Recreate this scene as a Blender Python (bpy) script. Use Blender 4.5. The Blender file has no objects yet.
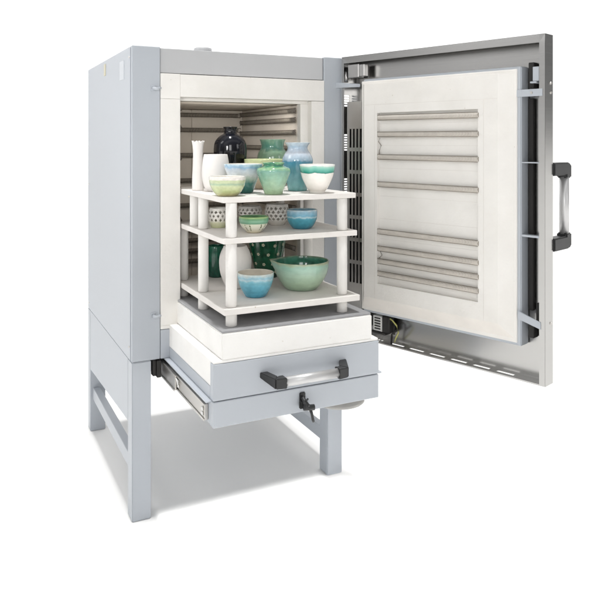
import bpy, bmesh, math, random
from mathutils import Vector, Matrix
random.seed(7)
SC = bpy.context.scene
COL = SC.collection
PI = math.pi

# ------------------------------------------------------------------ materials
def new_mat(name):
    m = bpy.data.materials.new(name); m.use_nodes = True
    nt = m.node_tree; nt.nodes.clear()
    out = nt.nodes.new('ShaderNodeOutputMaterial'); p = nt.nodes.new('ShaderNodeBsdfPrincipled')
    nt.links.new(p.outputs[0], out.inputs[0])
    return m, nt, p

def N(nt, t, **kw):
    n = nt.nodes.new(t)
    for k, v in kw.items(): setattr(n, k, v)
    return n

def ramp(nt, stops, interp='LINEAR'):
    r = N(nt, 'ShaderNodeValToRGB'); r.color_ramp.interpolation = interp
    el = r.color_ramp.elements
    while len(el) > 1: el.remove(el[-1])
    el[0].position = stops[0][0]; el[0].color = (*stops[0][1], 1)
    for p, c in stops[1:]:
        e = el.new(p); e.color = (*c, 1)
    return r

def surf(name, col, rough=.5, metal=0., var=.06, scale=6., bump=0., bscale=60., stretch=(1, 1, 1), coat=0., rvar=.08, spec=.5, speck=0.):
    m, nt, p = new_mat(name); L = nt.links.new
    tc = N(nt, 'ShaderNodeTexCoord'); mp = N(nt, 'ShaderNodeMapping'); mp.inputs['Scale'].default_value = stretch
    L(tc.outputs['Object'], mp.inputs[0])
    nz = N(nt, 'ShaderNodeTexNoise'); nz.inputs['Scale'].default_value = scale; nz.inputs['Detail'].default_value = 5
    L(mp.outputs[0], nz.inputs['Vector'])
    lo = tuple(c * (1 - var) for c in col); hi = tuple(min(1, c * (1 + var)) for c in col)
    r = ramp(nt, [(.3, lo), (.7, hi)]); L(nz.outputs['Fac'], r.inputs[0])
    if speck:                                              # pinholes, chips and small firing stains
        vo = N(nt, 'ShaderNodeTexVoronoi'); vo.inputs['Scale'].default_value = 34; L(tc.outputs['Object'], vo.inputs['Vector'])
        cr = N(nt, 'ShaderNodeSeparateColor'); L(vo.outputs['Color'], cr.inputs[0])
        th = N(nt, 'ShaderNodeMath', operation='MULTIPLY'); th.inputs[1].default_value = .10; 
        pw = N(nt, 'ShaderNodeMath', operation='POWER'); pw.inputs[1].default_value = 5; L(cr.outputs[0], pw.inputs[0]); L(pw.outputs[0], th.inputs[0])
        lt = N(nt, 'ShaderNodeMath', operation='LESS_THAN'); L(vo.outputs['Distance'], lt.inputs[0]); L(th.outputs[0], lt.inputs[1])
        n3 = N(nt, 'ShaderNodeTexNoise'); n3.inputs['Scale'].default_value = 3.5; n3.inputs['Detail'].default_value = 7; n3.inputs['Roughness'].default_value = .65
        L(tc.outputs['Object'], n3.inputs['Vector'])
        st = ramp(nt, [(.50, (0, 0, 0)), (.74, (.13, .13, .13))]); L(n3.outputs['Fac'], st.inputs[0])
        sk = N(nt, 'ShaderNodeMath', operation='MULTIPLY'); sk.inputs[1].default_value = speck; L(lt.outputs[0], sk.inputs[0])
        su = N(nt, 'ShaderNodeMath', operation='MAXIMUM'); L(sk.outputs[0], su.inputs[0]); L(st.outputs[0], su.inputs[1])
        mx = N(nt, 'ShaderNodeMix', data_type='RGBA'); L(su.outputs[0], mx.inputs[0]); L(r.outputs[0], mx.inputs[6])
        mx.inputs[7].default_value = (col[0] * .66, col[1] * .60, col[2] * .50, 1); L(mx.outputs[2], p.inputs['Base Color'])
    else: L(r.outputs[0], p.inputs['Base Color'])
    mr = N(nt, 'ShaderNodeMapRange'); mr.inputs[3].default_value = max(.02, rough - rvar); mr.inputs[4].default_value = rough + rvar
    L(nz.outputs['Fac'], mr.inputs[0]); L(mr.outputs[0], p.inputs['Roughness'])
    p.inputs['Metallic'].default_value = metal
    p.inputs['Coat Weight'].default_value = coat
    p.inputs['Specular IOR Level'].default_value = spec
    if bump:
        n2 = N(nt, 'ShaderNodeTexNoise'); n2.inputs['Scale'].default_value = bscale; n2.inputs['Detail'].default_value = 4
        L(mp.outputs[0], n2.inputs['Vector'])
        b = N(nt, 'ShaderNodeBump'); b.inputs['Strength'].default_value = bump; b.inputs['Distance'].default_value = .002
        L(n2.outputs['Fac'], b.inputs['Height']); L(b.outputs[0], p.inputs['Normal'])
    return m

def brushed(name, col, rough=.34, axis=(2, 2, 220), metal=1.):
    m, nt, p = new_mat(name); L = nt.links.new
    tc = N(nt, 'ShaderNodeTexCoord'); mp = N(nt, 'ShaderNodeMapping'); mp.inputs['Scale'].default_value = axis
    L(tc.outputs['Object'], mp.inputs[0])
    nz = N(nt, 'ShaderNodeTexNoise'); nz.inputs['Scale'].default_value = 3; nz.inputs['Detail'].default_value = 6
    L(mp.outputs[0], nz.inputs['Vector'])
    n2 = N(nt, 'ShaderNodeTexNoise'); n2.inputs['Scale'].default_value = 2.2; L(tc.outputs['Object'], n2.inputs['Vector'])
    mx = N(nt, 'ShaderNodeMath', operation='ADD'); L(nz.outputs['Fac'], mx.inputs[0]); L(n2.outputs['Fac'], mx.inputs[1])
    r = ramp(nt, [(.35, tuple(c * .93 for c in col)), (.65, col)]); 
    hf = N(nt, 'ShaderNodeMath', operation='MULTIPLY'); hf.inputs[1].default_value = .5
    L(mx.outputs[0], hf.inputs[0]); L(hf.outputs[0], r.inputs[0]); L(r.outputs[0], p.inputs['Base Color'])
    mr = N(nt, 'ShaderNodeMapRange'); mr.inputs[3].default_value = rough - .03; mr.inputs[4].default_value = rough + .05
    L(nz.outputs['Fac'], mr.inputs[0]); L(mr.outputs[0], p.inputs['Roughness'])
    p.inputs['Metallic'].default_value = metal
    return m

def glaze(name, stops, warp=.05, wscale=3., speck=.0, rough=.13, streak=1., coat=.5, inner=None, mottle=.14):
    """ceramic glaze: colour by height up the pot, the boundaries warped by noise; `inner` colours the inside (slot 2)"""
    m, nt, p = new_mat(name); L = nt.links.new
    tc = N(nt, 'ShaderNodeTexCoord'); sp = N(nt, 'ShaderNodeSeparateXYZ'); L(tc.outputs['Generated'], sp.inputs[0])
    mp = N(nt, 'ShaderNodeMapping'); mp.inputs['Scale'].default_value = (1, 1, streak); L(tc.outputs['Generated'], mp.inputs[0])
    nz = N(nt, 'ShaderNodeTexNoise'); nz.inputs['Scale'].default_value = wscale * 2; nz.inputs['Detail'].default_value = 4
    L(mp.outputs[0], nz.inputs['Vector'])
    s = N(nt, 'ShaderNodeMath', operation='SUBTRACT'); s.inputs[1].default_value = .5; L(nz.outputs['Fac'], s.inputs[0])
    k = N(nt, 'ShaderNodeMath', operation='MULTIPLY'); k.inputs[1].default_value = warp * 2.5; L(s.outputs[0], k.inputs[0])
    a = N(nt, 'ShaderNodeMath', operation='ADD'); L(sp.outputs['Z'], a.inputs[0]); L(k.outputs[0], a.inputs[1])
    r = ramp(nt, stops); L(a.outputs[0], r.inputs[0])
    n2 = N(nt, 'ShaderNodeTexNoise'); n2.inputs['Scale'].default_value = 7; n2.inputs['Detail'].default_value = 6
    L(tc.outputs['Generated'], n2.inputs['Vector'])
    g = ramp(nt, [(.3, (1 - mottle * 1.6,) * 3), (.7, (1 + 0, 1, 1))]); L(n2.outputs['Fac'], g.inputs[0])
    mx = N(nt, 'ShaderNodeMix', data_type='RGBA', blend_type='MULTIPLY'); mx.inputs[0].default_value = 1
    L(r.outputs[0], mx.inputs[6]); L(g.outputs[0], mx.inputs[7])
    L(mx.outputs[2], p.inputs['Base Color'])
    p.inputs['Roughness'].default_value = rough; p.inputs['Coat Weight'].default_value = coat
    p.inputs['Coat Roughness'].default_value = .06
    b = N(nt, 'ShaderNodeBump'); b.inputs['Strength'].default_value = .12; b.inputs['Distance'].default_value = .003
    L(n2.outputs['Fac'], b.inputs['Height']); L(b.outputs[0], p.inputs['Normal'])
    return m

M = {}
M['blue']   = surf('blue grey powder coat', (.455, .485, .525), .40, var=.025, scale=1.8, bump=.14, bscale=260, rvar=.07)
M['blue2']  = surf('blue grey powder coat front', (.47, .50, .54), .42, var=.015, scale=2.5, bump=.10, bscale=420, rvar=.03)
M['panelg'] = surf('grey sheet', (.50, .505, .515), .36, var=.03, scale=3)
M['brick']  = surf('white refractory brick', (.82, .80, .765), .9, var=.03, scale=9, bump=.5, bscale=160, spec=.1, speck=.45)
M['brick_shade'] = surf('shade tinted brick', (.76, .725, .68), .9, var=.05, scale=9, bump=.5, bscale=160, spec=.1)  # tan tint stands in for shade on the plug's down-facing bevel
M['brickw'] = surf('bright refractory brick', (.89, .878, .855), .9, var=.025, scale=9, bump=.5, bscale=160, spec=.1, speck=.45)
M['lining'] = surf('fired chamber brick', (.86, .80, .72), .92, var=.06, scale=5, bump=.6, bscale=120, spec=.1, speck=.9)
M['seam']   = surf('mortar seam', (.45, .42, .38), .95, var=.1)
M['rod']    = surf('cream ceramic rod', (.60, .56, .51), .7, var=.08, scale=30)
M['wire']   = surf('heating wire', (.26, .23, .19), .6, var=.15, scale=40)
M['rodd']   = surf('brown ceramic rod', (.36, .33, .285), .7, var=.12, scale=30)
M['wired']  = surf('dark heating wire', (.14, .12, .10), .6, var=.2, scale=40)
M['shelf']  = surf('kiln shelf', (.77, .74, .705), .88, var=.04, scale=12, bump=.4, bscale=150, spec=.15, speck=.6)
M['post']   = surf('kiln post', (.75, .73, .70), .85, var=.03, scale=14, bump=.35, bscale=150, spec=.15, speck=.4)
M['slab']   = surf('grey silicon carbide plate', (.315, .315, .322), .65, var=.16, scale=7, bump=.4, bscale=90)
M['steel']  = brushed('brushed stainless steel', (.50, .495, .485), .24)
M['steelh'] = brushed('brushed stainless steel lengthwise', (.52, .51, .50), .33, axis=(220, 2, 2))
M['alu']    = brushed('anodised aluminium', (.60, .60, .60), .42, axis=(2, 90, 90), metal=.7)
M['aluv']   = brushed('anodised aluminium upright', (.62, .62, .62), .42, axis=(90, 90, 2), metal=.7)
M['zinc']   = brushed('zinc plated rail', (.62, .60, .57), .36, axis=(90, 2, 90))
M['black']  = surf('black plastic', (.022, .023, .024), .42, var=.15, scale=20, bump=.15, bscale=300)
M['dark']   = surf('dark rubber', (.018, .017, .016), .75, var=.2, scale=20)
M['white']  = surf('white plastic', (.74, .74, .72), .45, var=.02)
M['label']  = surf('paper label', (.62, .645, .68), .6, var=.03, scale=40)
M['yellow'] = surf('yellow sticker', (.66, .62, .47), .6, var=.03)
M['green_wire'] = surf('yellow green cable', (.50, .48, .16), .5, var=.1)
M['floor']  = surf('white studio floor', (.915, .905, .885), .85, var=.006, scale=.8, spec=.05)

# ------------------------------------------------------------------ mesh helpers
def box(bm, x0, y0, z0, x1, y1, z1, bev=0., mi=0, seg=1):
    b = bmesh.new()
    bmesh.ops.create_cube(b, size=1, matrix=Matrix.Translation(((x0 + x1) / 2, (y0 + y1) / 2, (z0 + z1) / 2)) @ Matrix.Diagonal((abs(x1 - x0), abs(y1 - y0), abs(z1 - z0), 1)))
    if bev: bmesh.ops.bevel(b, geom=b.edges[:], offset=min(bev, .45 * min(abs(x1 - x0), abs(y1 - y0), abs(z1 - z0))), segments=seg, affect='EDGES')
    merge(bm, b, mi)
def merge(bm, b, mi=0, mat=None):
    if mat is not None: bmesh.ops.transform(b, matrix=mat, verts=b.verts[:])
    vm = {}
    for v in b.verts: vm[v] = bm.verts.new(v.co)
    for f in b.faces:
        try: nf = bm.faces.new([vm[v] for v in f.verts]); nf.material_index = mi; nf.smooth = f.smooth
        except ValueError: pass
    b.free()
def hexa(bm, pts, bev=0., mi=0, seg=2):
    """8 points: bottom loop 0-3, top loop 4-7"""
    b = bmesh.new(); v = [b.verts.new(p) for p in pts]
    for q in ((3, 2, 1, 0), (4, 5, 6, 7), (0, 1, 5, 4), (1, 2, 6, 5), (2, 3, 7, 6), (3, 0, 4, 7)): b.faces.new([v[i] for i in q])
    bmesh.ops.recalc_face_normals(b, faces=b.faces[:])
    if bev: bmesh.ops.bevel(b, geom=b.edges[:], offset=bev, segments=seg, affect='EDGES')
    merge(bm, b, mi)
def prism(bm, pts, axis, a, b_, bev=0., mi=0, seg=2):
    """polygon pts (2-D) extruded along axis 0/1/2 from a to b_"""
    b = bmesh.new()
    def P3(p, t):
        l = list(p); l.insert(axis, t); return Vector(l)
    lo = [b.verts.new(P3(p, a)) for p in pts]; hi = [b.verts.new(P3(p, b_)) for p in pts]
    n = len(pts)
    b.faces.new(lo); b.faces.new(hi)
    for i in range(n): b.faces.new([lo[i], lo[(i + 1) % n], hi[(i + 1) % n], hi[i]])
    bmesh.ops.recalc_face_normals(b, faces=b.faces[:])
    if bev: bmesh.ops.bevel(b, geom=b.edges[:], offset=bev, segments=seg, affect='EDGES')
    merge(bm, b, mi)
def tube(bm, pts, r, seg=10, mi=0, caps=True, smooth=True):
    pts = [Vector(p) for p in pts]; rings = []
    up = Vector((0, 0, 1))
    for i, p in enumerate(pts):
        d = (pts[min(i + 1, len(pts) - 1)] - pts[max(i - 1, 0)]).normalized()
        u = d.cross(up)
        if u.length < 1e-3: u = d.cross(Vector((1, 0, 0)))
        u.normalize(); w = d.cross(u)
        rr = r[i] if isinstance(r, (list, tuple)) else r
        rings.append([bm.verts.new(p + (u * math.cos(2 * PI * k / seg) + w * math.sin(2 * PI * k / seg)) * rr) for k in range(seg)])
    for a, b in zip(rings, rings[1:]):
        for k in range(seg):
            f = bm.faces.new([a[k], a[(k + 1) % seg], b[(k + 1) % seg], b[k]]); f.material_index = mi; f.smooth = smooth
    if caps:
        for rg in (rings[0][::-1], rings[-1]):
            f = bm.faces.new(rg); f.material_index = mi
def lathe(bm, prof, seg=48, mi=0, cx=0, cy=0, mod=None, close=False):
    rings = []
    for j, (r, z) in enumerate(prof):
        if r < 1e-5: rings.append([bm.verts.new((cx, cy, z))]); continue
        ring = []
        for k in range(seg):
            a = 2 * PI * k / seg; rr, zz = (r, z) if mod is None else mod(r, z, a, j)
            ring.append(bm.verts.new((cx + rr * math.cos(a), cy + rr * math.sin(a), zz)))
        rings.append(ring)
    for j, (a, b) in enumerate(zip(rings, rings[1:])):
        m_ = mi[j] if isinstance(mi, list) else mi
        for k in range(seg):
            k2 = (k + 1) % seg
            if len(a) == 1: vs = [a[0], b[k2], b[k]]
            elif len(b) == 1: vs = [a[k], a[k2], b[0]]
            else: vs = [a[k], a[k2], b[k2], b[k]]
            f = bm.faces.new(vs); f.smooth = True; f.material_index = m_
def smooth_prof(pts, n=5):
    """Catmull-Rom through (r, z) points"""
    out = []
    for i in range(len(pts) - 1):
        p0 = pts[max(i - 1, 0)]; p1 = pts[i]; p2 = pts[i + 1]; p3 = pts[min(i + 2, len(pts) - 1)]
        for k in range(n):
            t = k / n
            out.append(tuple(.5 * ((2 * p1[c]) + (-p0[c] + p2[c]) * t + (2 * p0[c] - 5 * p1[c] + 4 * p2[c] - p3[c]) * t * t + (-p0[c] + 3 * p1[c] - 3 * p2[c] + p3[c]) * t ** 3) for c in (0, 1)))
    out.append(pts[-1]); return out

def mesh_obj(name, bm, mats, parent=None, loc=(0, 0, 0), rotz=0.):
    me = bpy.data.meshes.new(name); bmesh.ops.recalc_face_normals(bm, faces=bm.faces[:])
    bm.to_mesh(me); bm.free()
    for m in (mats if isinstance(mats, (list, tuple)) else [mats]): me.materials.append(m)
    o = bpy.data.objects.new(name, me); COL.objects.link(o)
    o.location = loc; o.rotation_euler = (0, 0, rotz)
    if parent: o.parent = parent
    return o
def tag(o, label=None, cat=None, group=None, kind=None):
    if label: o['label'] = label
    if cat: o['category'] = cat
    if group: o['group'] = group
    if kind: o['kind'] = kind
    return o
def pieces(name, bm, mats, parent, gap=.0):
    """every loose piece of bm becomes an object of its own"""
    left = set(bm.verts); out = []
    while left:
        st = [next(iter(left))]; isl = set(st)
        while st:
            for e in st.pop().link_edges:
                for v in e.verts:
                    if v not in isl: isl.add(v); st.append(v)
        left -= isl; nb = bmesh.new(); vm = {v: nb.verts.new(v.co) for v in isl}
        for f in {f for v in isl for f in v.link_faces}:
            nf = nb.faces.new([vm[v] for v in f.verts]); nf.material_index = f.material_index; nf.smooth = f.smooth
        out.append(mesh_obj(name, nb, mats, parent))
    bm.free(); return out
def plate(bm, xs, ys, holes, fn, mi=0):
    """sheet with real holes: cut lines from the holes; fn(x,y)->3D"""
    X = sorted(set([round(v, 5) for v in xs] + [round(v, 5) for h in holes for v in (h[0], h[2])]))
    Y = sorted(set([round(v, 5) for v in ys] + [round(v, 5) for h in holes for v in (h[1], h[3])]))
    V = {}
    def vt(i, j):
        if (i, j) not in V: V[(i, j)] = bm.verts.new(fn(X[i], Y[j]))
        return V[(i, j)]
    for i in range(len(X) - 1):
        for j in range(len(Y) - 1):
            cx, cy = (X[i] + X[i + 1]) / 2, (Y[j] + Y[j + 1]) / 2
            if any(h[0] < cx < h[2] and h[1] < cy < h[3] for h in holes): continue
            f = bm.faces.new([vt(i, j), vt(i + 1, j), vt(i + 1, j + 1), vt(i, j + 1)]); f.material_index = mi

# ------------------------------------------------------------------ floor
bm = bmesh.new()
S = 400
vs = [bm.verts.new(p) for p in ((-S, -S, 0), (S, -S, 0), (S, S, 0), (-S, S, 0))]; bm.faces.new(vs)
tag(mesh_obj('floor', bm, M['floor']), 'plain white studio floor', None, None, 'structure')

# ------------------------------------------------------------------ kiln body
W, D, HT, ZB = .889, .972, 1.761, .59
kiln = bpy.data.objects.new('pottery_kiln', None); COL.objects.link(kiln)
tag(kiln, 'tall blue grey pottery kiln on legs with open steel door and pulled out drawer', 'kiln')

bm = bmesh.new()
box(bm, 0, 0, ZB, .1055, D, HT, .0025)                       # left wall with front post
box(bm, .8035, 0, ZB, W, D, HT, .0025)                       # right wall with front post
box(bm, .107, .60, 1.665, .802, D, HT - .001, .002)              # top rear
box(bm, .107, .76, ZB, .802, D - .001, 1.663, .002)
box(bm, .107, .001, ZB, .143, .05, .698, .001)
box(bm, .747, .001, ZB, .802, .05, .698, .001)
box(bm, .107, .22, ZB - .004, .802, .758, ZB + .01, .001)
mesh_obj('housing', bm, M['blue'], kiln)
bm = bmesh.new()
box(bm, .107, .010, 1.665, .802, .598, HT - .003, .002)
mesh_obj('top_fascia', bm, M['panelg'], kiln)
for s in (0, 1):                                              # side panels + skirts
    bm = bmesh.new()
    x0, x1 = ((-.0025, .0) if s == 0 else (W, W + .0025))
    box(bm, x0, .022, ZB + .002, x1, D - .03, HT - .006, .001)
    mesh_obj('side_panel', bm, M['blue'], kiln)
    bm = bmesh.new()
    a, b_ = ((.0, .006) if s == 0 else (W - .006, W))
    prism(bm, [(.072, .352), (.899, .302), (.899, ZB - .003), (.072, ZB - .003)], 0, a, b_, .001)
    mesh_obj('side_skirt', bm, M['blue'], kiln)
    bm = bmesh.new()
    a, b_ = ((.012, .045) if s == 0 else (W - .066, W - .034)); zb_ = .155 if s == 0 else .126
    box(bm, a, .072, zb_, b_, .899, zb_ + .056, .002)
    mesh_obj('crossbar', bm, M['blue'], kiln)
for (x, y) in ((0, 0), (W - .071, 0), (0, D - .072), (W - .071, D - .072)):
    bm = bmesh.new(); box(bm, x, y, .0, x + .071, y + .071, ZB - .0015, .003, seg=2)
    mesh_obj('leg', bm, M['blue'], kiln)
# collar + chamber
bm = bmesh.new()
def brickbox(*a): box(bm, *a, .0010)
brickbox(.1065, -.003, .714, .182, .0305, 1.5665); brickbox(.1065, -.003, .701, .147, .030, .7138)
brickbox(.7415, -.003, .701, .802, .030, 1.574)
brickbox(.1065, -.003, 1.5672, .182, .030, 1.662)
brickbox(.1825, -.003, 1.5755, .802, .030, 1.661)
brickbox(.106, .031, .714, .182, .062, 1.5625)                # inner ring
brickbox(.707, .031, .714, .802, .062, 1.5625)
brickbox(.106, .031, 1.563, .802, .062, 1.661)
mesh_obj('brick_collar', bm, M['brick'], kiln)
bm = bmesh.new()
for k in range(4):                                            # chamber walls in courses of brick
    z0 = .63 + k * .233; z1 = z0 + .2315
    box(bm, .106, .063, z0, .182, .69, z1, .002); box(bm, .707, .063, z0, .802, .69, z1, .002)
    box(bm, .184, .684, z0, .44, .757, z1, .002); box(bm, .4415, .684, z0, .705, .757, z1, .002)
box(bm, .106, .063, 1.563, .44, .757, 1.661, .002); box(bm, .4415, .063, 1.563, .802, .757, 1.661, .002)
mesh_obj('chamber_lining', bm, M['lining'], kiln)

def coil(p0, p1, r, wire, pitch, mats, parent, legs=True, name='heating_coil', seg=9):
    p0, p1 = Vector(p0), Vector(p1); d = p1 - p0; Ln = d.length; d.normalize()
    u = d.cross(Vector((0, 0, 1))).normalized(); w = d.cross(u)
    bm = bmesh.new()
    tube(bm, [p0, p1], r, 16, 0, caps=False)
    for q in (p0, p1): bm.faces.new([bm.verts.new(q + (u * math.cos(2 * PI * k / 16) + w * math.sin(2 * PI * k / 16)) * r) for k in range(16)]).material_index = 1
    n = int(Ln / pitch); pts = []
    for i in range(n * seg + 1):
        a = 2 * PI * i / seg; pts.append(p0 + d * (Ln * i / (n * seg)) + (u * math.cos(a) + w * math.sin(a)) * (r + wire * .4))
    tube(bm, pts, wire, 4, 1)
    for sg in (-1, 1): tube(bm, [p0 - d * .004 + w * sg * (r + .0006), p1 + d * .008 + w * sg * (r + .0006)], .0013, 6, 1)
    if legs:
        for q, sg in ((p0, -1), (p1, 1)):
            tube(bm, [q + Vector((0, 0, r)), q + d * sg * .012 + Vector((0, 0, r + .002)), q + d * sg * .018 + Vector((0, 0, r - .002))], .0016, 6, 1)
            tube(bm, [q - Vector((0, 0, r)), q + d * sg * .010 - Vector((0, 0, r)), q + d * sg * .014 - Vector((0, 0, r + .003))], .0016, 6, 1)
    return mesh_obj(name, bm, mats, parent)
for z in (1.538, 1.499, 1.447, 1.380, 1.31, 1.22, 1.13, 1.04, .96, .88):
    coil((.690, .058, z - .002), (.690, .665, z), .0085, .0010, .0085, [M['rodd'], M['wired']], kiln)
for z in (1.535, 1.463, 1.342, 1.22, 1.10, .98, .93, .88, .83):
    coil((.186, .668, z), (.672, .668, z), .0085, .0016, .0075, [M['rodd'], M['wired']], kiln)
for z in (1.535, 1.463, 1.342, 1.22, 1.10, .98, .88):
    coil((.199, .075, z), (.199, .66, z), .0105, .0026, .0115, [M['rodd'], M['wired']], kiln)
# small fittings
bm = bmesh.new(); 
lathe(bm, [(0, HT - .01), (.036, HT - .01), (.036, HT + .017), (.032, HT + .019), (.030, HT + .017), (.030, HT + .003), (0, HT + .003)], 32, 0, .305, .10)
mesh_obj('vent_cap', bm, M['panelg'], kiln)
def catch(z):
    bm = bmesh.new()
    box(bm, .070, -.004, z - .012, .086, .001, z + .012, .001)
    tube(bm, [(.078, -.004, z), (.078, -.014, z), (.088, -.017, z - .003), (.1045, -.015, z + .002)], [.006, .006, .0055, .004], 10)
    mesh_obj('door_catch', bm, M['blue'], kiln)
catch(1.604); catch(.755)
bm = bmesh.new(); box(bm, -.0045, .125, 1.645, -.002, .20, 1.718, .0005); mesh_obj('type_label', bm, M['label'], kiln)
bm = bmesh.new(); prism(bm, [(.495, 1.692), (.53, 1.692), (.53, 1.742), (.495, 1.742)], 0, -.0045, -.002, .0003); mesh_obj('warning_sticker', bm, M['yellow'], kiln)
for y, z in ((.035, 1.20), (.035, .64), (.035, 1.72), (.93, 1.2), (.93, .62)):
    bm = bmesh.new(); b = bmesh.new()
    bmesh.ops.create_cone(b, cap_ends=True, segments=14, radius1=.0045, radius2=.0035, depth=.003, matrix=Matrix.Translation((-.0035, y, z)) @ Matrix.Rotation(-PI / 2, 4, 'Y'))
    merge(bm, b); mesh_obj('screw', bm, M['zinc'], kiln)
# slide bracket and duct under the body
for x in (.078, .775):
    bm = bmesh.new()
    box(bm, x, .002, .528, x + .012, .03, ZB - .005, .001); box(bm, x + .014, -.006, .522, x + .030, .05, ZB - .006, .002)
    box(bm, x + .002, .032, .535, x + .022, .62, ZB - .006, .001)
    mesh_obj('slide_bracket', bm, M['dark'], kiln)

# ------------------------------------------------------------------ drawer (part of the kiln)
YF = -.5
bm = bmesh.new()
box(bm, .141, YF, .506, .752, YF + .03, .587, .002)            # lower front rail
box(bm, .141, YF + .031, .508, .158, .20, .583, .0015); box(bm, .735, YF + .031, .508, .752, .20, .583, .0015)
box(bm, .122, YF + .015, .584, .774, .22, .5895, .001)         # ledge sheet
box(bm, .141, YF + .03, .5905, .752, .20, .630, .0015)         # tray side under the bricks
drawer = mesh_obj('drawer', bm, M['blue2'], kiln)
bm = bmesh.new(); box(bm, .141, YF - .001, .5905, .752, YF + .028, .7055, .002); mesh_obj('front_plate', bm, M['blue2'], drawer)
bm = bmesh.new()
box(bm, .1412, YF + .0285, .631, .7518, .19, .7155, .002)
box(bm, .1425, YF + .001, .7062, .7505, YF + .03, .7155, .002)
box(bm, .170, YF, .716, .7245, .19, .7985, .0035, seg=2)
mesh_obj('drawer_bricks', bm, M['brickw'], drawer)
bm = bmesh.new()
box(bm, .172, YF + .004, .7990, .722, .185, .8060, .0012)
mesh_obj('base_plate', bm, M['slab'], drawer)
for s in (0, 1):
    bm = bmesh.new()
    X = (lambda x: x) if s == 0 else (lambda x: W + .004 - x)
    box(bm, X(.1285), YF + .045, .519, X(.1400), .15, .570, .001)
    box(bm, X(.1245), YF + .045, .565, X(.1280), .15, .572, .0008); box(bm, X(.1245), YF + .045, .517, X(.1280), .15, .524, .0008)
    box(bm, X(.1180), -.155, .520, X(.1240), .25, .572, .001)
    box(bm, X(.1140), -.155, .569, X(.1175), .25, .576, .0008); box(bm, X(.1140), -.155, .516, X(.1175), .25, .523, .0008)
    mesh_obj('slide_rail', bm, M['zinc'], drawer)
    bm = bmesh.new()
    for yy, zz in ((-.165, .553), (-.168, .538), (YF + .062, .552), (YF + .064, .536)):
        box(bm, X(.1235), yy - .008, zz - .006, X(.1283), yy + .008, zz + .006, .002)
    tube(bm, [(X(.123), -.15, .562), (X(.121), -.172, .558), (X(.121), -.180, .546)], .003, 6)
    pieces('rail_stop', bm, M['white'] if s == 0 else M['zinc'], drawer)
# handle
bm = bmesh.new()
zc = .6365
tube(bm, [(.356, YF - .0545, zc), (.562, YF - .0545, zc)], .0158, 28, 0)
for s in (0, 1):
    X = (lambda x: x) if s == 0 else (lambda x: .918 - x)
    # thin foot on the plate, arm widening outwards, sleeve over the tube
    hexa(bm, [(X(.298), YF - .0005, .642), (X(.326), YF - .0005, .642), (X(.346), YF - .038, zc - .0165), (X(.326), YF - .066, zc - .0165),
              (X(.298), YF - .0005, .660), (X(.326), YF - .0005, .660), (X(.346), YF - .038, zc + .0165), (X(.326), YF - .066, zc + .0165)], .002, 1)
    hexa(bm, [(X(.3265), YF - .066, zc - .0165), (X(.345), YF - .038, zc - .0165), (X(.364), YF - .0375, zc - .0172), (X(.364), YF - .0720, zc - .0172),
              (X(.3265), YF - .066, zc + .0165), (X(.345), YF - .038, zc + .0165), (X(.364), YF - .0375, zc + .0172), (X(.364), YF - .0720, zc + .0172)], .002, 1)
mesh_obj('handle', bm, [M['alu'], M['black']], drawer)
bm = bmesh.new()
lathe(bm, [(0, .432), (.082, .432), (.085, .435), (.088, .441), (.092, .436), (.097, .440), (.098, .449), (.095, .456), (.095, .505), (0, .505)], 48, 0, .703, -.30)
mesh_obj('fan_housing', bm, surf('aluminium housing', (.33, .325, .31), .45, metal=.3), drawer)
# toggle latch
bm = bmesh.new()
box(bm, .440, YF - .006, .528, .462, YF - .0005, .573, .0025, seg=2)
box(bm, .436, YF - .016, .522, .452, YF - .006, .548, .003, seg=2)
tube(bm, [(.448, YF - .010, .560), (.452, YF - .020, .545), (.462, YF - .030, .528)], [.006, .008, .009], 12)
tube(bm, [(.444, YF - .028, .530), (.480, YF - .032, .528)], [.009, .010], 12)
tube(bm, [(.466, YF - .030, .526), (.470, YF - .034, .510), (.474, YF - .036, .488), (.476, YF - .036, .482)], [.006, .0045, .005, .0045], 10)
tube(bm, [(.452, YF - .022, .548), (.456, YF - .034, .560)], [.004, .003], 8)
mesh_obj('toggle_latch', bm, M['black'], drawer)

# ------------------------------------------------------------------ door (part of the kiln)
PX, PY = .8778, -.0190
DROT = math.radians(-71.58)
LD, Z0, Z1, TH = .8978, .596, 1.761, .055
def dobj(name, bm, mats, parent): return mesh_obj(name, bm, mats, parent)
bm = bmesh.new()
t_ = .0025
plate(bm, (0, LD), (Z0, Z1), [], lambda x, z: (x, TH, z))                                     # back sheet
plate(bm, (0, LD), (0, TH), [], lambda x, y: (x, y, Z1))                                      # top wall
hl = []                                                                                       # vent slots, bottom wall
for k in range(6): hl.append((.235 + k * .094, .026, .300 + k * .094, .040))
for k in range(4): hl.append((.128 + k * .016, .012, .136 + k * .016, .026)); hl.append((.134 + k * .016, .032, .142 + k * .016, .046))
plate(bm, (0, LD), (0, TH), hl, lambda x, y: (x, y, Z0))
plate(bm, (0, TH), (Z0, Z1), [], lambda y, z: (LD, y, z))                                     # free side wall
hl = []
for zt in (1.603, 1.437, 1.25, 1.063, .876):
    n = 5 if zt > 1.5 else 7
    for k in range(n): hl.append((.010, zt - k * .0105 - .0062, .046, zt - k * .0105))
plate(bm, (0, TH), (Z0, Z1), hl, lambda y, z: (0, y, z))                                      # hinge side wall
plate(bm, (0, .012, LD - .020, LD), (Z0, Z0 + .004, Z1 - .027, Z1), [(.012, Z0 + .004, LD - .020, Z1 - .027)], lambda x, z: (x, 0, z))
bmesh.ops.remove_doubles(bm, verts=bm.verts[:], dist=.0004)
door = mesh_obj('door', bm, M['steel'], kiln)
door.location = (PX, PY, 0); door.rotation_euler = (0, 0, DROT)
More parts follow.
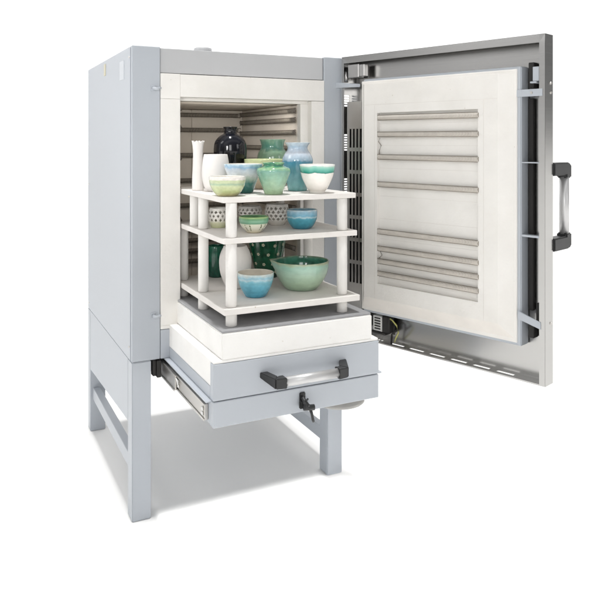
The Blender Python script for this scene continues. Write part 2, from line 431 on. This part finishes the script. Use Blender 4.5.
sm = door.modifiers.new('sheet', 'SOLIDIFY'); sm.thickness = .0022; sm.offset = 0
# blue frame box
bm = bmesh.new()
box(bm, .118, .0, .712, .814, .051, 1.660, .003, seg=2)
dobj('door_frame_box', bm, M['blue'], door)
# insulation plug with coil recess
bm = bmesh.new()
a0 = (.113, .722, .800, 1.651); y0 = -.0055
box(bm, a0[0], y0, a0[1], a0[2], .002, a0[3], .002)
def frust(bm, b, yb, t, yt, rec, yr):
    def ring(r, y): return [bm.verts.new(p) for p in ((r[0], y, r[1]), (r[2], y, r[1]), (r[2], y, r[3]), (r[0], y, r[3]))]
    R0, R1, R2, R3 = ring(b, yb), ring(t, yt), ring(rec, yt), ring(rec, yr)
    for A, B in ((R0, R1), (R1, R2), (R2, R3)):
        for k in range(4):
            f = bm.faces.new([A[k], A[(k + 1) % 4], B[(k + 1) % 4], B[k]])
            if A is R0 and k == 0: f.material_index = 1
    bm.faces.new(R3)
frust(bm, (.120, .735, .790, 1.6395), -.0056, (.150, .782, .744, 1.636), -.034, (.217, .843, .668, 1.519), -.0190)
o = dobj('insulation_plug', bm, [M['brick'], M['brick_shade']], door)
bm = bmesh.new()                                                # joints between the fibre blocks
for z in (1.552,):
    box(bm, .151, -.0345, z, .743, -.0335, z + .0014)
for x in (.205, .690):
    box(bm, x, -.0345, .783, x + .0012, -.0335, 1.550)
for z in (1.02, 1.10, 1.19, 1.30, 1.39, 1.475):
    box(bm, .219, -.0196, z, .667, -.0186, z + .0010)
dobj('block_joints', bm, surf('soft joint', (.72, .69, .65), .95, var=.1), door)
for z in (1.500, 1.434, 1.345, 1.237, 1.050, .983, .933, .884):
    coil((.224, -.031, z), (.671, -.031, z - .002), .0092, .0007, .0060, [M['rod'], M['wire']], door)
bm = bmesh.new()
tube(bm, [(.224, -.024, 1.420), (.218, -.026, 1.405), (.232, -.026, 1.39), (.222, -.026, 1.37), (.221, -.024, 1.352)], .0014, 6)
tube(bm, [(.224, -.024, .972), (.236, -.026, .957), (.220, -.026, .943)], .0014, 6)
pieces('coil_connection', bm, M['wire'], door)
# perforated cover at the hinge side
bm = bmesh.new(); hl = []
for r in range(7):
    zt = 1.459 - r * .0935
    for c in range(4): hl.append((.040 + c * .0185, zt - .078, .050 + c * .0185, zt))
plate(bm, (.026, .100), (.63, 1.572), hl, lambda x, z: (x, .004, z))
plate(bm, (.004, .05), (.63, 1.572), [], lambda y, z: (.026, y, z))
bmesh.ops.remove_doubles(bm, verts=bm.verts[:], dist=.0004)
o = dobj('vented_cover', bm, M['steelh'], door); s2 = o.modifiers.new('sheet', 'SOLIDIFY'); s2.thickness = .0018; s2.offset = 0
bm = bmesh.new()
box(bm, .029, .020, .635, .0995, .050, 1.568)  # black backing put in so the cover slots read dark
for c in range(3): tube(bm, [(.045 + c * .018, .014, .64), (.047 + c * .018, .012, 1.1), (.044 + c * .018, .014, 1.56)], .003, 8)
dobj('dark_backing_cables', bm, M['dark'], door)
# hinge ironwork
bm = bmesh.new()
box(bm, .030, .0035, 1.672, .088, .040, 1.728, .002); box(bm, .090, .0035, 1.675, .118, .030, 1.725, .002)
tube(bm, [(.014, .012, 1.655), (.014, .012, 1.70)], .008, 14); tube(bm, [(.014, .012, .64), (.014, .012, .70)], .008, 14)
pieces('hinge_block', bm, M['steelh'], door)
bm = bmesh.new()
hexa(bm, [(-.030, -.014, 1.632), (.050, -.012, 1.632), (.085, .020, 1.632), (-.030, .010, 1.632), (-.030, -.014, 1.656), (.050, -.012, 1.646), (.085, .020, 1.646), (-.030, .010, 1.656)], .0015)
hexa(bm, [(-.030, -.012, .648), (.050, -.012, .648), (.085, .020, .648), (-.030, .010, .648), (-.030, -.012, .662), (.050, -.012, .660), (.085, .020, .660), (-.030, .010, .662)], .0015)
pieces('hinge_arm', bm, M['blue'], door)
# latch side ironwork
bm = bmesh.new()
box(bm, .812, -.0035, 1.556, .890, -.0012, 1.580, .0008); box(bm, .795, -.0045, 1.556, .815, -.0005, 1.580, .0008)
box(bm, .845, -.0005, 1.60, .868, .035, 1.606, .001); box(bm, .853, .002, 1.607, .876, .034, 1.655, .0015)
box(bm, .812, .004, 1.332, .876, .030, 1.336, .0006); box(bm, .812, .004, 1.083, .876, .030, 1.090, .0006)
pieces('latch_bracket', bm, M['blue'], door)
bm = bmesh.new()
hexa(bm, [(.806, -.012, .806), (.884, -.0035, .782), (.884, -.001, .782), (.806, -.003, .806), (.806, -.012, .832), (.884, -.0035, .806), (.884, -.001, .806), (.806, -.003, .832)], .001)
pieces('latch_bracket', bm, M['blue'], door)
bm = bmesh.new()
box(bm, .820, .036, .83, .838, .050, 1.552, .002)  # dark strip put in for the shade in the gap beside the frame box
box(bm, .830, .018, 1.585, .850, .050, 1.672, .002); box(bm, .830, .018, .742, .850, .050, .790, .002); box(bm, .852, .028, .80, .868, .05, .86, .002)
pieces('gap_shade_lock_box', bm, M['dark'], door)
# terminal block and cables
bm = bmesh.new()
box(bm, .158, .012, .640, .205, .038, .700, .002)
mesh_o = dobj('terminal_block', bm, M['white'], door)
bm = bmesh.new()
for k in range(5): box(bm, .168, .009, .648 + k * .0105, .197, .0125, .6525 + k * .0105, .0005)
box(bm, .207, .008, .640, .245, .042, .706, .003); box(bm, .150, .008, .630, .225, .044, .6385, .002)
tube(bm, [(.245, .02, .69), (.27, .012, .682), (.285, .01, .665), (.255, .012, .640), (.25, .015, .60)], .0042, 8)
tube(bm, [(.245, .03, .68), (.262, .018, .668), (.262, .018, .64)], .0042, 8)
dobj('cable_gland', bm, M['dark'], door)
bm = bmesh.new()
tube(bm, [(.240, .016, .700), (.262, .006, .698), (.285, .004, .682), (.292, .006, .655), (.275, .01, .628), (.262, .02, .610)], .0028, 8)
dobj('earth_cable', bm, M['green_wire'], door)
# screws on the free edge
bm = bmesh.new()
for z in (1.568, .798, 1.60):
    b = bmesh.new(); bmesh.ops.create_cone(b, cap_ends=True, segments=14, radius1=.005, radius2=.004, depth=.003, matrix=Matrix.Translation((LD + .0022, .040, z)) @ Matrix.Rotation(PI / 2, 4, 'Y')); merge(bm, b)
    b = bmesh.new(); bmesh.ops.create_cone(b, cap_ends=True, segments=14, radius1=.005, radius2=.004, depth=.003, matrix=Matrix.Translation((.852, -.0045, z)) @ Matrix.Rotation(PI / 2, 4, 'X')); 
    if z != 1.60: merge(bm, b)
    else: b.free()
pieces('edge_screw', bm, M['zinc'], door)
# handle on the outer face
bm = bmesh.new()
hx, hy, ha, hb = .886, .168, 1.035, 1.333
tube(bm, [(hx, hy, ha + .045), (hx, hy, hb - .045)], .0165, 28, 0)
for s in (0, 1):
    Z = (lambda z: z) if s == 0 else (lambda z: ha + hb - z)
    prism(bm, [(TH + .002, Z(ha)), (hy + .004, Z(ha)), (hy + .019, Z(ha + .010)), (hy + .019, Z(ha + .054)), (hy - .019, Z(ha + .054)), (hy - .019, Z(ha + .044)), (TH + .002, Z(ha + .044))], 0, hx - .019, hx + .019, .004, 1, 2)
mesh_obj('handle', bm, [M['aluv'], M['black']], door)

# ------------------------------------------------------------------ kiln furniture standing on the drawer
SHELVES = [('lowest kiln shelf, a white slab standing on short feet over the grey plate', .8480, .8680, -.476),
           ('middle kiln shelf, a white slab carrying the lattice pots and small bowls', 1.0750, 1.0930, -.466),
           ('top kiln shelf, a white slab crowded with vases and bowls', 1.2070, 1.2250, -.462)]
for lab, z0, z1, yf in SHELVES:
    bm = bmesh.new(); xr = {0: .690, 1: .685, 2: .682}[SHELVES.index((lab, z0, z1, yf))]
    box(bm, .187, yf, z0, xr, .125, z1, .0014)
    tag(mesh_obj('kiln_shelf', bm, M['shelf']), lab, 'kiln shelf', 'kiln shelves stacked on the drawer')
LV = [('short foot', .8063, .8475), ('lower post', .8685, 1.0745), ('upper post', 1.0935, 1.2065)]
COLS = [(.222, -.445, 'at the front left corner'), (.213, -.185, 'on the left, second from the front'), (.212, .055, 'at the back left corner'),
        (.638, -.440, 'at the front right corner'), (.634, -.185, 'on the right, second from the front'), (.634, .075, 'at the back right corner')]
for li, (kind, z0, z1) in enumerate(LV):
    for ci, (x, y, where) in enumerate(COLS):
        if li == 2 and ci == 2: x, y = .213, -.085; 
        bm = bmesh.new(); r = .0185
        h = z1 - z0
        lathe(bm, [(0, 0), (r - .002, 0), (r, .002), (r, h - .002), (r - .002, h), (0, h)], 32)
        o = mesh_obj('shelf_post', bm, M['post'], None, (x, y, z0))
        d = {'short foot': 'short white foot under the lowest shelf', 'lower post': 'white post between the lowest and middle shelves', 'upper post': 'white post between the middle and top shelves'}[kind]
        tag(o, d + ', ' + where, 'kiln post', 'white posts holding the kiln shelves')

# ------------------------------------------------------------------ pottery
def pot(name, label, cat, x, y, z, prof, mats, wall=.004, seg=56, n=5, mod=None, inner_mat=1, foot=True, extra=None):
    """outer profile from foot to rim, turned over the lip and down inside"""
    outer = smooth_prof(prof, n)
    rf = prof[0][0]
    out = [(0, .002), (rf - .006, .002), (rf - .004, 0)] + [(max(rf - .001, .001), 0)] + outer[1:]
    rr, zz = outer[-1]
    lip = [(rr - wall * .25, zz + .0012), (rr - wall * .75, zz + .0012)]
    inner = [(max(r - wall, .002), max(zv, .006)) for r, zv in outer[::-1]]
    full = out + lip + inner + [(0, .006)]
    k = len(out) + 1
    mi = [0] * k + [inner_mat] * (len(full) - 1 - k)
    bm = bmesh.new(); lathe(bm, full, seg, mi, mod=mod)
    if extra: extra(bm)
    o = mesh_obj(name, bm, mats, None, (x, y, z + .0006))
    return tag(o, label, cat)
def c(h):  # sRGB 0-255 -> linear
    return tuple(((v / 255) / 12.92 if v / 255 <= .04045 else ((v / 255 + .055) / 1.055) ** 2.4) for v in h)
def g(name, st, **k): return glaze(name, [(p, c(v)) for p, v in st], **k)
white_in = g('white inside glaze', [(0, (226, 220, 208)), (1, (238, 234, 226))], warp=.02, mottle=.03)

zt, zm, zb = 1.225, 1.093, .868
bisque = surf('matt white stoneware', (.80, .77, .74), .55, var=.02, scale=20)
def flute(r, z, a, j):
    if z > .15: k = (z - .15) / .03; return r * (1 + .05 * k * math.cos(6 * a)), z + .0035 * k * math.cos(6 * a)
    return r * (1 + .012 * math.cos(12 * a)), z
pot('vase', 'slender white vase with a wavy flared rim, tallest white pot on the top shelf', 'vase', .219, -.105, zt,
    [(.0216, 0), (.0216, .0401), (.0191, .0948), (.0183, .1422), (.0205, .1677), (.0231, .1787)], [bisque, bisque], mod=flute, wall=.003)
pot('vase', 'plump matt white vase with a cut off top on the top shelf', 'vase', .263, -.175, zt,
    [(.0284, 0), (.0408, .0159), (.0483, .0441), (.0497, .0759), (.0469, .1077), (.0426, .1324)], [bisque, bisque])
blk = g('black blue glaze', [(0, (10, 10, 13)), (.6, (14, 15, 22)), (.85, (26, 28, 38)), (1, (18, 18, 22))], rough=.10, mottle=.3, coat=0)
pot('vase', 'tall glossy black shouldered vase at the back of the top shelf', 'vase', .379, -.015, zt,
    [(.0332, 0), (.043, .0333), (.057, .0834), (.0633, .1209), (.0645, .1501), (.0598, .1792), (.043, .2001), (.0262, .2110), (.0242, .2250), (.0281, .2363)], [blk, blk])
pale = g('pale green yellow glaze', [(0, (196, 186, 140)), (.25, (186, 196, 140)), (.5, (198, 206, 160)), (.62, (166, 190, 160)), (.70, (196, 206, 166)), (.80, (196, 206, 166)), (.84, (236, 230, 222)), (1, (240, 236, 230))], warp=.035, streak=.4)
pot('bowl', 'small pale green bowl with a white rim at the front left of the top shelf', 'bowl', .225, -.40, zt,
    [(.0331, 0), (.0463, .0137), (.0563, .032), (.0602, .0504), (.0609, .0635)], [pale, white_in])
bw = g('white blue and teal glaze', [(0, (60, 120, 112)), (.35, (78, 142, 134)), (.48, (176, 196, 180)), (.6, (222, 226, 224)), (.8, (206, 218, 228)), (.9, (150, 190, 220)), (1, (200, 222, 232))], warp=.10, streak=.5)
pot('bowl', 'deep bowl glazed white and sky blue over a teal foot on the top shelf', 'bowl', .323, -.295, zt,
    [(.0334, 0), (.0457, .0337), (.0580, .0675), (.0655, .0877), (.0680, .1002)], [bw, white_in])
cream = g('cream yellow glaze', [(0, (214, 196, 168)), (.6, (236, 222, 196)), (.85, (226, 228, 180)), (1, (216, 226, 170))], warp=.05)
pot('bowl', 'cream bowl with a pale yellow green rim behind the green urn', 'bowl', .475, -.13, zt,
    [(.0344, 0), (.0496, .032), (.0668, .0676), (.0764, .096), (.0783, .112)], [cream, cream])
gb = g('sea green glaze', [(0, (110, 142, 116)), (.5, (122, 152, 124)), (.72, (128, 160, 132)), (.82, (92, 146, 130)), (.93, (112, 160, 140)), (1, (150, 186, 160))], warp=.08)
pot('vase', 'large sea green vase with a wide flared neck at the back of the top shelf', 'vase', .584, .04, zt,
    [(.0412, 0), (.0598, .0511), (.0639, .1022), (.0598, .132), (.0495, .149), (.0462, .1618), (.0495, .1788), (.0536, .1882)], [gb, gb])
gf = g('green urn glaze', [(0, (170, 196, 158)), (.3, (156, 190, 158)), (.55, (138, 180, 156)), (.72, (124, 172, 156)), (.82, (150, 192, 144)), (.88, (84, 146, 116)), (.95, (70, 136, 110)), (1, (150, 196, 150))], warp=.16, wscale=2, streak=.6)
pot('vase', 'green urn shaped vase with broad shoulders at the front of the top shelf', 'vase', .390, -.405, zt,
    [(.0307, 0), (.0368, .0207), (.0494, .0526), (.0579, .0749), (.0552, .0877), (.0413, .0941), (.0341, .0998), (.0378, .1068)], [gf, gf])
bv = g('blue vase glaze', [(0, (128, 186, 186)), (.2, (116, 176, 182)), (.45, (104, 164, 178)), (.60, (82, 150, 176)), (.64, (170, 196, 214)), (.78, (206, 214, 224)), (.9, (176, 200, 220)), (1, (206, 220, 230))], warp=.05)
pot('vase', 'blue vase with pale shoulders and flared rim, left of the teal banded cup', 'vase', .542, -.28, zt,
    [(.0348, 0), (.0414, .035), (.0513, .0735), (.0565, .1085), (.0506, .1295), (.0385, .1487), (.0367, .1592), (.0422, .1697), (.0466, .175)], [bv, bv])
cp = g('white cup teal band', [(0, (236, 230, 222)), (.70, (240, 236, 230)), (.715, (40, 128, 112)), (.76, (60, 158, 140)), (.86, (120, 196, 176)), (.93, (170, 214, 200)), (.96, (236, 240, 234)), (1, (240, 242, 238))], warp=.05, wscale=1.6, streak=.15, mottle=.04)
pot('cup', 'white footed cup with a dripping teal band at the right end of the top shelf', 'cup', .558, -.405, zt,
    [(.0288, 0), (.0280, .0058), (.0369, .0171), (.0527, .0494), (.0598, .0752), (.0629, .0987)], [cp, white_in])

lat_w = g('white lattice glaze', [(0, (226, 220, 210)), (.3, (242, 238, 230)), (1, (244, 242, 238))], warp=.02, mottle=.05)
lat_g = g('green white lattice glaze', [(0, (196, 200, 156)), (.25, (216, 216, 184)), (.4, (240, 236, 228)), (1, (242, 240, 234))], warp=.04, mottle=.05)
def lattice(label, x, y, z, prof, mat, rows, nh, jf):
    seg = nh * 8; outer = smooth_prof(prof, 12)
    full = [(0, .002), (prof[0][0] - .003, 0)] + outer
    bm = bmesh.new(); lathe(bm, full, seg)
    bm.faces.ensure_lookup_table()
    dead = []
    H_ = outer[-1][1]
    for f in bm.faces:
        cc = f.calc_center_median()
        if cc.z < H_ * jf or cc.z > H_ * .90: continue
        a = (math.atan2(cc.y, cc.x) / (2 * PI)) % 1 * nh
        tz = (cc.z - H_ * jf) / (H_ * (.90 - jf)) * rows
        row = int(tz); fz = tz - row - .5; fa = (a + .5 * (row % 2)) % 1 - .5
        if abs(fa) / .36 + abs(fz) / .46 < 1: dead.append(f)
    bmesh.ops.delete(bm, geom=dead, context='FACES')
    o = mesh_obj('lattice_pot', bm, mat, None, (x, y, z + .0006))
    s = o.modifiers.new('wall', 'SOLIDIFY'); s.thickness = .0032; s.offset = -1
    return tag(o, label, 'pot', 'pierced lattice pots')
def dense(p, n):  # straight resample so the holes have cells
    return p
lattice('pierced white lattice pot with pale green foot at the left of the middle shelf', .277, -.165, zm,
        [(.0273, 0), (.0346, .0211), (.0357, .0493), (.0309, .0704)], lat_g, 3, 13, .30)
lattice('wide pierced white lattice bowl behind the green rimmed cup', .431, -.09, zm,
        [(.0307, 0), (.0442, .0243), (.0473, .0446), (.0423, .0649)], lat_w, 3, 16, .34)
lattice('round pierced white lattice pot beside the blue bowl on the middle shelf', .500, -.19, zm,
        [(.0282, 0), (.0406, .019), (.0458, .0432), (.0432, .064), (.0394, .0778)], lat_w, 4, 15, .22)

# flower cup: green rim band over white petals painted on the clay
m, nt, p = new_mat('painted petal cup'); L = nt.links.new
tc = N(nt, 'ShaderNodeTexCoord'); sp = N(nt, 'ShaderNodeSeparateXYZ'); L(tc.outputs['Generated'], sp.inputs[0])
r1 = ramp(nt, [(0, c((214, 204, 176))), (.16, c((226, 222, 200))), (.30, c((232, 230, 214))), (.56, c((226, 228, 206))), (.60, c((110, 160, 130))), (.72, c((128, 176, 146))), (.86, c((96, 150, 108))), (1, c((170, 196, 130)))]); 
L(sp.outputs['Z'], r1.inputs[0])
sx = N(nt, 'ShaderNodeSeparateXYZ'); L(tc.outputs['Object'], sx.inputs[0])
at = N(nt, 'ShaderNodeMath', operation='ARCTAN2'); L(sx.outputs['Y'], at.inputs[0]); L(sx.outputs['X'], at.inputs[1])
ms = N(nt, 'ShaderNodeMath', operation='MULTIPLY_ADD'); ms.inputs[1].default_value = 5; ms.inputs[2].default_value = 1.2; L(at.outputs[0], ms.inputs[0])
sn = N(nt, 'ShaderNodeMath', operation='SINE'); L(ms.outputs[0], sn.inputs[0])
pe = ramp(nt, [(.0, (0, 0, 0)), (.62, (0, 0, 0)), (.70, (1, 1, 1)), (.86, (1, 1, 1)), (.93, (0, 0, 0))]); 
mr = N(nt, 'ShaderNodeMapRange'); mr.inputs[1].default_value = -1; L(sn.outputs[0], mr.inputs[0]); L(mr.outputs[0], pe.inputs[0])
zr = ramp(nt, [(.10, (0, 0, 0)), (.22, (1, 1, 1)), (.54, (1, 1, 1)), (.58, (0, 0, 0))]); L(sp.outputs['Z'], zr.inputs[0])
nz = N(nt, 'ShaderNodeTexNoise'); nz.inputs['Scale'].default_value = 13; L(tc.outputs['Generated'], nz.inputs['Vector'])
nr = ramp(nt, [(.42, (0, 0, 0)), (.5, (1, 1, 1))]); L(nz.outputs['Fac'], nr.inputs[0])
m1 = N(nt, 'ShaderNodeMath', operation='MULTIPLY'); L(pe.outputs[0], m1.inputs[0]); L(zr.outputs[0], m1.inputs[1])
m2 = N(nt, 'ShaderNodeMath', operation='MULTIPLY'); L(m1.outputs[0], m2.inputs[0]); L(nr.outputs[0], m2.inputs[1])
mx = N(nt, 'ShaderNodeMix', data_type='RGBA'); L(m2.outputs[0], mx.inputs[0]); L(r1.outputs[0], mx.inputs[6]); mx.inputs[7].default_value = (*c((96, 104, 60)), 1)
L(mx.outputs[2], p.inputs['Base Color']); p.inputs['Roughness'].default_value = .15; p.inputs['Coat Weight'].default_value = .5
gin = g('green inside glaze', [(0, (70, 120, 84)), (1, (120, 166, 120))])
pot('cup', 'small rounded cup with green rim band and painted petals on the middle shelf', 'cup', .336, -.36, zm,
    [(.0233, 0), (.0309, .0081), (.0429, .0209), (.0501, .037), (.0515, .0451), (.0510, .0544)], [m, gin])
bb = g('deep blue glaze', [(0, (56, 134, 156)), (.3, (70, 158, 178)), (.56, (84, 168, 188)), (.62, (180, 214, 222)), (.70, (112, 174, 200)), (.84, (134, 182, 204)), (.95, (158, 190, 206)), (1, (196, 210, 212))], warp=.07, wscale=3, streak=.3)
pot('bowl', 'small deep blue bowl with a pale dripping rim at the right of the middle shelf', 'bowl', .535, -.33, zm,
    [(.0324, 0), (.0432, .0118), (.0532, .0322), (.0554, .0525), (.055, .067)], [bb, bb])

dg = g('dark green glaze', [(0, (16, 78, 62)), (1, (30, 104, 80))], mottle=.3)
pot('vase', 'dark green vase at the back left of the lowest shelf', 'vase', .349, .062, zb,
    [(.0318, 0), (.0378, .0327), (.0398, .0857), (.0358, .1225)], [dg, dg])
pot('vase', 'tall smooth white vase behind the front left post on the lowest shelf', 'vase', .341, -.17, zb,
    [(.0331, 0), (.0449, .0249), (.0559, .0569), (.0596, .096), (.0552, .1245), (.0423, .153)], [bisque, bisque])
pg = g('polka green glaze', [(0, (20, 84, 58)), (.5, (28, 104, 72)), (1, (34, 112, 80))], mottle=.35)
PD = [(.0418, 0), (.0538, .0409), (.0649, .0891), (.0725, .1337), (.075, .150)]
def dots(bm):
    pr = smooth_prof(PD, 8)
    def rad(z):
        for (r0, z0), (r1, z1) in zip(pr, pr[1:]):
            if z0 <= z <= z1: return r0 + (r1 - r0) * (z - z0) / max(1e-6, z1 - z0)
        return pr[-1][0]
    for row in range(4):
        z = .024 + row * .036
        nd = 10
        for k in range(nd):
            a = 2 * PI * (k + .5 * (row % 2) + random.uniform(-.06, .06)) / nd; zz = z + random.uniform(-.003, .003)
            rd = .0062; r0 = rad(zz); ce = []
            for t in range(12):
                th = 2 * PI * t / 12; q = rd * (1 + .16 * math.cos(5 * th)); aa = a + q * math.cos(th) / r0; z2 = zz + q * math.sin(th)
                rr = rad(z2) + .0007; ce.append(bm.verts.new((rr * math.cos(aa), rr * math.sin(aa), z2)))
            f = bm.faces.new(ce); f.material_index = 2
            ce = []
            for t in range(8):
                th = 2 * PI * t / 8; aa = a + .0022 * math.cos(th) / r0; z2 = zz + .0022 * math.sin(th); rr = rad(z2) + .0014
                ce.append(bm.verts.new((rr * math.cos(aa), rr * math.sin(aa), z2)))
            f = bm.faces.new(ce); f.material_index = 3
pot('planter', 'wide dark green pot with cream flower dots on the lowest shelf', 'pot', .529, -.03, zb, PD,
    [pg, pg, surf('cream dot', (.66, .66, .50), .3), surf('dot centre', (.36, .42, .25), .3)], extra=dots)
bf = g('turquoise bowl glaze', [(0, (66, 150, 178)), (.15, (88, 174, 200)), (.5, (110, 186, 208)), (.68, (130, 196, 212)), (.76, (176, 208, 216)), (.84, (150, 196, 212)), (.95, (196, 214, 214)), (1, (216, 222, 214))], warp=.08, wscale=3, streak=.3)
bfi = g('pale bowl inside', [(0, (206, 196, 178)), (1, (224, 218, 204))], mottle=.06)
pot('bowl', 'turquoise blue bowl with a pale inside at the front of the lowest shelf', 'bowl', .353, -.335, zb,
    [(.0354, 0), (.0452, .0161), (.0563, .0386), (.0626, .0643), (.0636, .082)], [bf, bfi])
big = g('celadon green glaze', [(0, (160, 184, 158)), (.25, (186, 212, 182)), (.6, (184, 212, 190)), (.85, (160, 200, 182)), (.93, (172, 190, 160)), (1, (150, 150, 120))], warp=.10, wscale=2, mottle=.10)
bigi = g('dark green inside glaze', [(0, (24, 70, 54)), (.6, (46, 112, 92)), (.9, (84, 150, 126)), (1, (140, 150, 116))], mottle=.3)
SPA = math.atan2(.42, -.90)
def spout(r, z, a, j):
    d = math.atan2(math.sin(a - SPA), math.cos(a - SPA)); k = math.exp(-(d / .22) ** 2) * max(0, (z - .065) / .037)
    return r + .016 * k, z + .004 * k
pot('mixing_bowl', 'big green pouring bowl with a spout and dark inside on the lowest shelf', 'bowl', .553, -.29, zb,
    [(.0567, 0), (.0732, .0187), (.0915, .0492), (.0985, .0764), (.1000, .092), (.1015, .1018)], [big, bigi], wall=.005, mod=spout, seg=96)

# ------------------------------------------------------------------ world, lamps, camera
A = math.radians(26.2)
FW = (math.sin(A), math.cos(A), 0)
w = bpy.data.worlds.new('World'); SC.world = w; w.use_nodes = True
nt = w.node_tree; nt.nodes.clear(); L = nt.links.new
out = N(nt, 'ShaderNodeOutputWorld'); bg = N(nt, 'ShaderNodeBackground'); L(bg.outputs[0], out.inputs[0])
tc = N(nt, 'ShaderNodeTexCoord')
dot = N(nt, 'ShaderNodeVectorMath', operation='DOT_PRODUCT'); dot.inputs[1].default_value = FW; L(tc.outputs['Generated'], dot.inputs[0])
mr = N(nt, 'ShaderNodeMapRange'); mr.interpolation_type = 'SMOOTHSTEP'          # white studio wall behind the kiln
mr.inputs[1].default_value = .45; mr.inputs[2].default_value = .70; mr.inputs[3].default_value = 0; mr.inputs[4].default_value = 1.05
L(dot.outputs['Value'], mr.inputs[0])
sz = N(nt, 'ShaderNodeSeparateXYZ'); L(tc.outputs['Generated'], sz.inputs[0])
lf = N(nt, 'ShaderNodeMapRange'); lf.interpolation_type = 'SMOOTHSTEP'          # brighter to the left of it than to the right
lf.inputs[1].default_value = .7; lf.inputs[2].default_value = -1; lf.inputs[3].default_value = .34; lf.inputs[4].default_value = .58
L(sz.outputs['X'], lf.inputs[0])
cap = N(nt, 'ShaderNodeMapRange'); cap.interpolation_type = 'SMOOTHSTEP'      # added bright cap overhead, whitens the floor and casts the footprint shadow
cap.inputs[1].default_value = math.cos(math.radians(3.0)); cap.inputs[2].default_value = math.cos(math.radians(2.2)); cap.inputs[3].default_value = 0; cap.inputs[4].default_value = 370
L(sz.outputs['Z'], cap.inputs[0])
el = N(nt, 'ShaderNodeMapRange'); el.interpolation_type = 'SMOOTHSTEP'          # and dim close to the floor
el.inputs[1].default_value = 0; el.inputs[2].default_value = .55; el.inputs[3].default_value = .68; el.inputs[4].default_value = 1.15
L(sz.outputs['Z'], el.inputs[0])
le = N(nt, 'ShaderNodeMath', operation='MULTIPLY'); L(lf.outputs[0], le.inputs[0]); L(el.outputs[0], le.inputs[1])
bs = N(nt, 'ShaderNodeMath', operation='MULTIPLY_ADD'); bs.inputs[1].default_value = 9; bs.inputs[2].default_value = -.3; L(sz.outputs['Y'], bs.inputs[0])   # light and dark bands added for the steel to reflect
bn = N(nt, 'ShaderNodeMath', operation='SINE'); L(bs.outputs[0], bn.inputs[0])
bm_ = N(nt, 'ShaderNodeMath', operation='MULTIPLY_ADD'); bm_.inputs[1].default_value = .42; bm_.inputs[2].default_value = 1.0; L(bn.outputs[0], bm_.inputs[0])
lb = N(nt, 'ShaderNodeMath', operation='MULTIPLY'); L(le.outputs[0], lb.inputs[0]); L(bm_.outputs[0], lb.inputs[1])
a0 = N(nt, 'ShaderNodeMath', operation='ADD'); L(mr.outputs[0], a0.inputs[0]); L(lb.outputs[0], a0.inputs[1])
ad = N(nt, 'ShaderNodeMath', operation='ADD'); L(a0.outputs[0], ad.inputs[0]); L(cap.outputs[0], ad.inputs[1])
L(ad.outputs[0], bg.inputs['Strength']); bg.inputs['Color'].default_value = (1, 1, 1, 1)

def area(name, loc, target, size, power, col=(1, 1, 1), spread=None, sy=None):
    l = bpy.data.lights.new(name, 'AREA'); l.energy = power; l.color = col; l.size = size
    if sy: l.shape = 'RECTANGLE'; l.size_y = sy
    if spread: l.spread = spread
    o = bpy.data.objects.new(name, l); COL.objects.link(o); o.location = loc
    o.rotation_euler = (Vector(target) - Vector(loc)).to_track_quat('-Z', 'Y').to_euler()
    return o
area('left_softbox', (-2.6, .3, 3.4), (0, .4, 1.2), 1.4, 20)
area('front_fill', (-.9, -3.4, 2.0), (.4, 0, 1.15), 1.0, 19)  # added fill that brightens the chamber and front faces
area('right_fill', (2.6, -3.6, 2.3), (.9, -.3, 1.1), 1.0, 9)  # added fill that brightens the door rim and handle
l = bpy.data.lights.new('chamber_spot_fill', 'SPOT'); l.energy = 95; l.spot_size = math.radians(19); l.spot_blend = .6; l.shadow_soft_size = .28  # added spot outside the kiln, lightens the chamber inside
o = bpy.data.objects.new('chamber_spot_fill', l); COL.objects.link(o); o.location = (-1.9, -2.5, 1.85)
o.rotation_euler = (Vector((.58, .25, 1.30)) - o.location).to_track_quat('-Z', 'Y').to_euler()
area('chamber_fill', (.445, .09, 1.52), (.445, .60, 1.18), .44, .42, col=(1, .95, .88), sy=.08)  # added unseen fill light tucked behind the lintel
# added low beams that wash out the drawer and door shadows on the floor
area('floor_shadow_wash', (.449, -1.700, .368), (.449, -.358, .01), .70, 2.6, spread=math.radians(1.2), sy=.166)
dx, dy = math.cos(DROT), math.sin(DROT)
q = (PX + dx * .53 + dy * -.07, PY + dy * .53 - dx * -.07)
area('floor_shadow_wash', (q[0] + dx * 1.45, q[1] + dy * 1.45, .39), (q[0], q[1], .0), .32, 1.15, spread=math.radians(2), sy=.25)

cam = bpy.data.cameras.new('camera'); co = bpy.data.objects.new('camera', cam); COL.objects.link(co)
cam.sensor_width = 36; cam.lens = 692 / 600 * 36; cam.shift_y = -(300 - 143) / 600; cam.clip_end = 2000; cam.clip_start = .05
co.location = (-.57025, -2.56081, 1.4); co.rotation_euler = (PI / 2, 0, -A)
SC.camera = co
SC.view_settings.view_transform = 'Standard'; SC.view_settings.look = 'None'; SC.view_settings.exposure = 0; SC.view_settings.gamma = 1
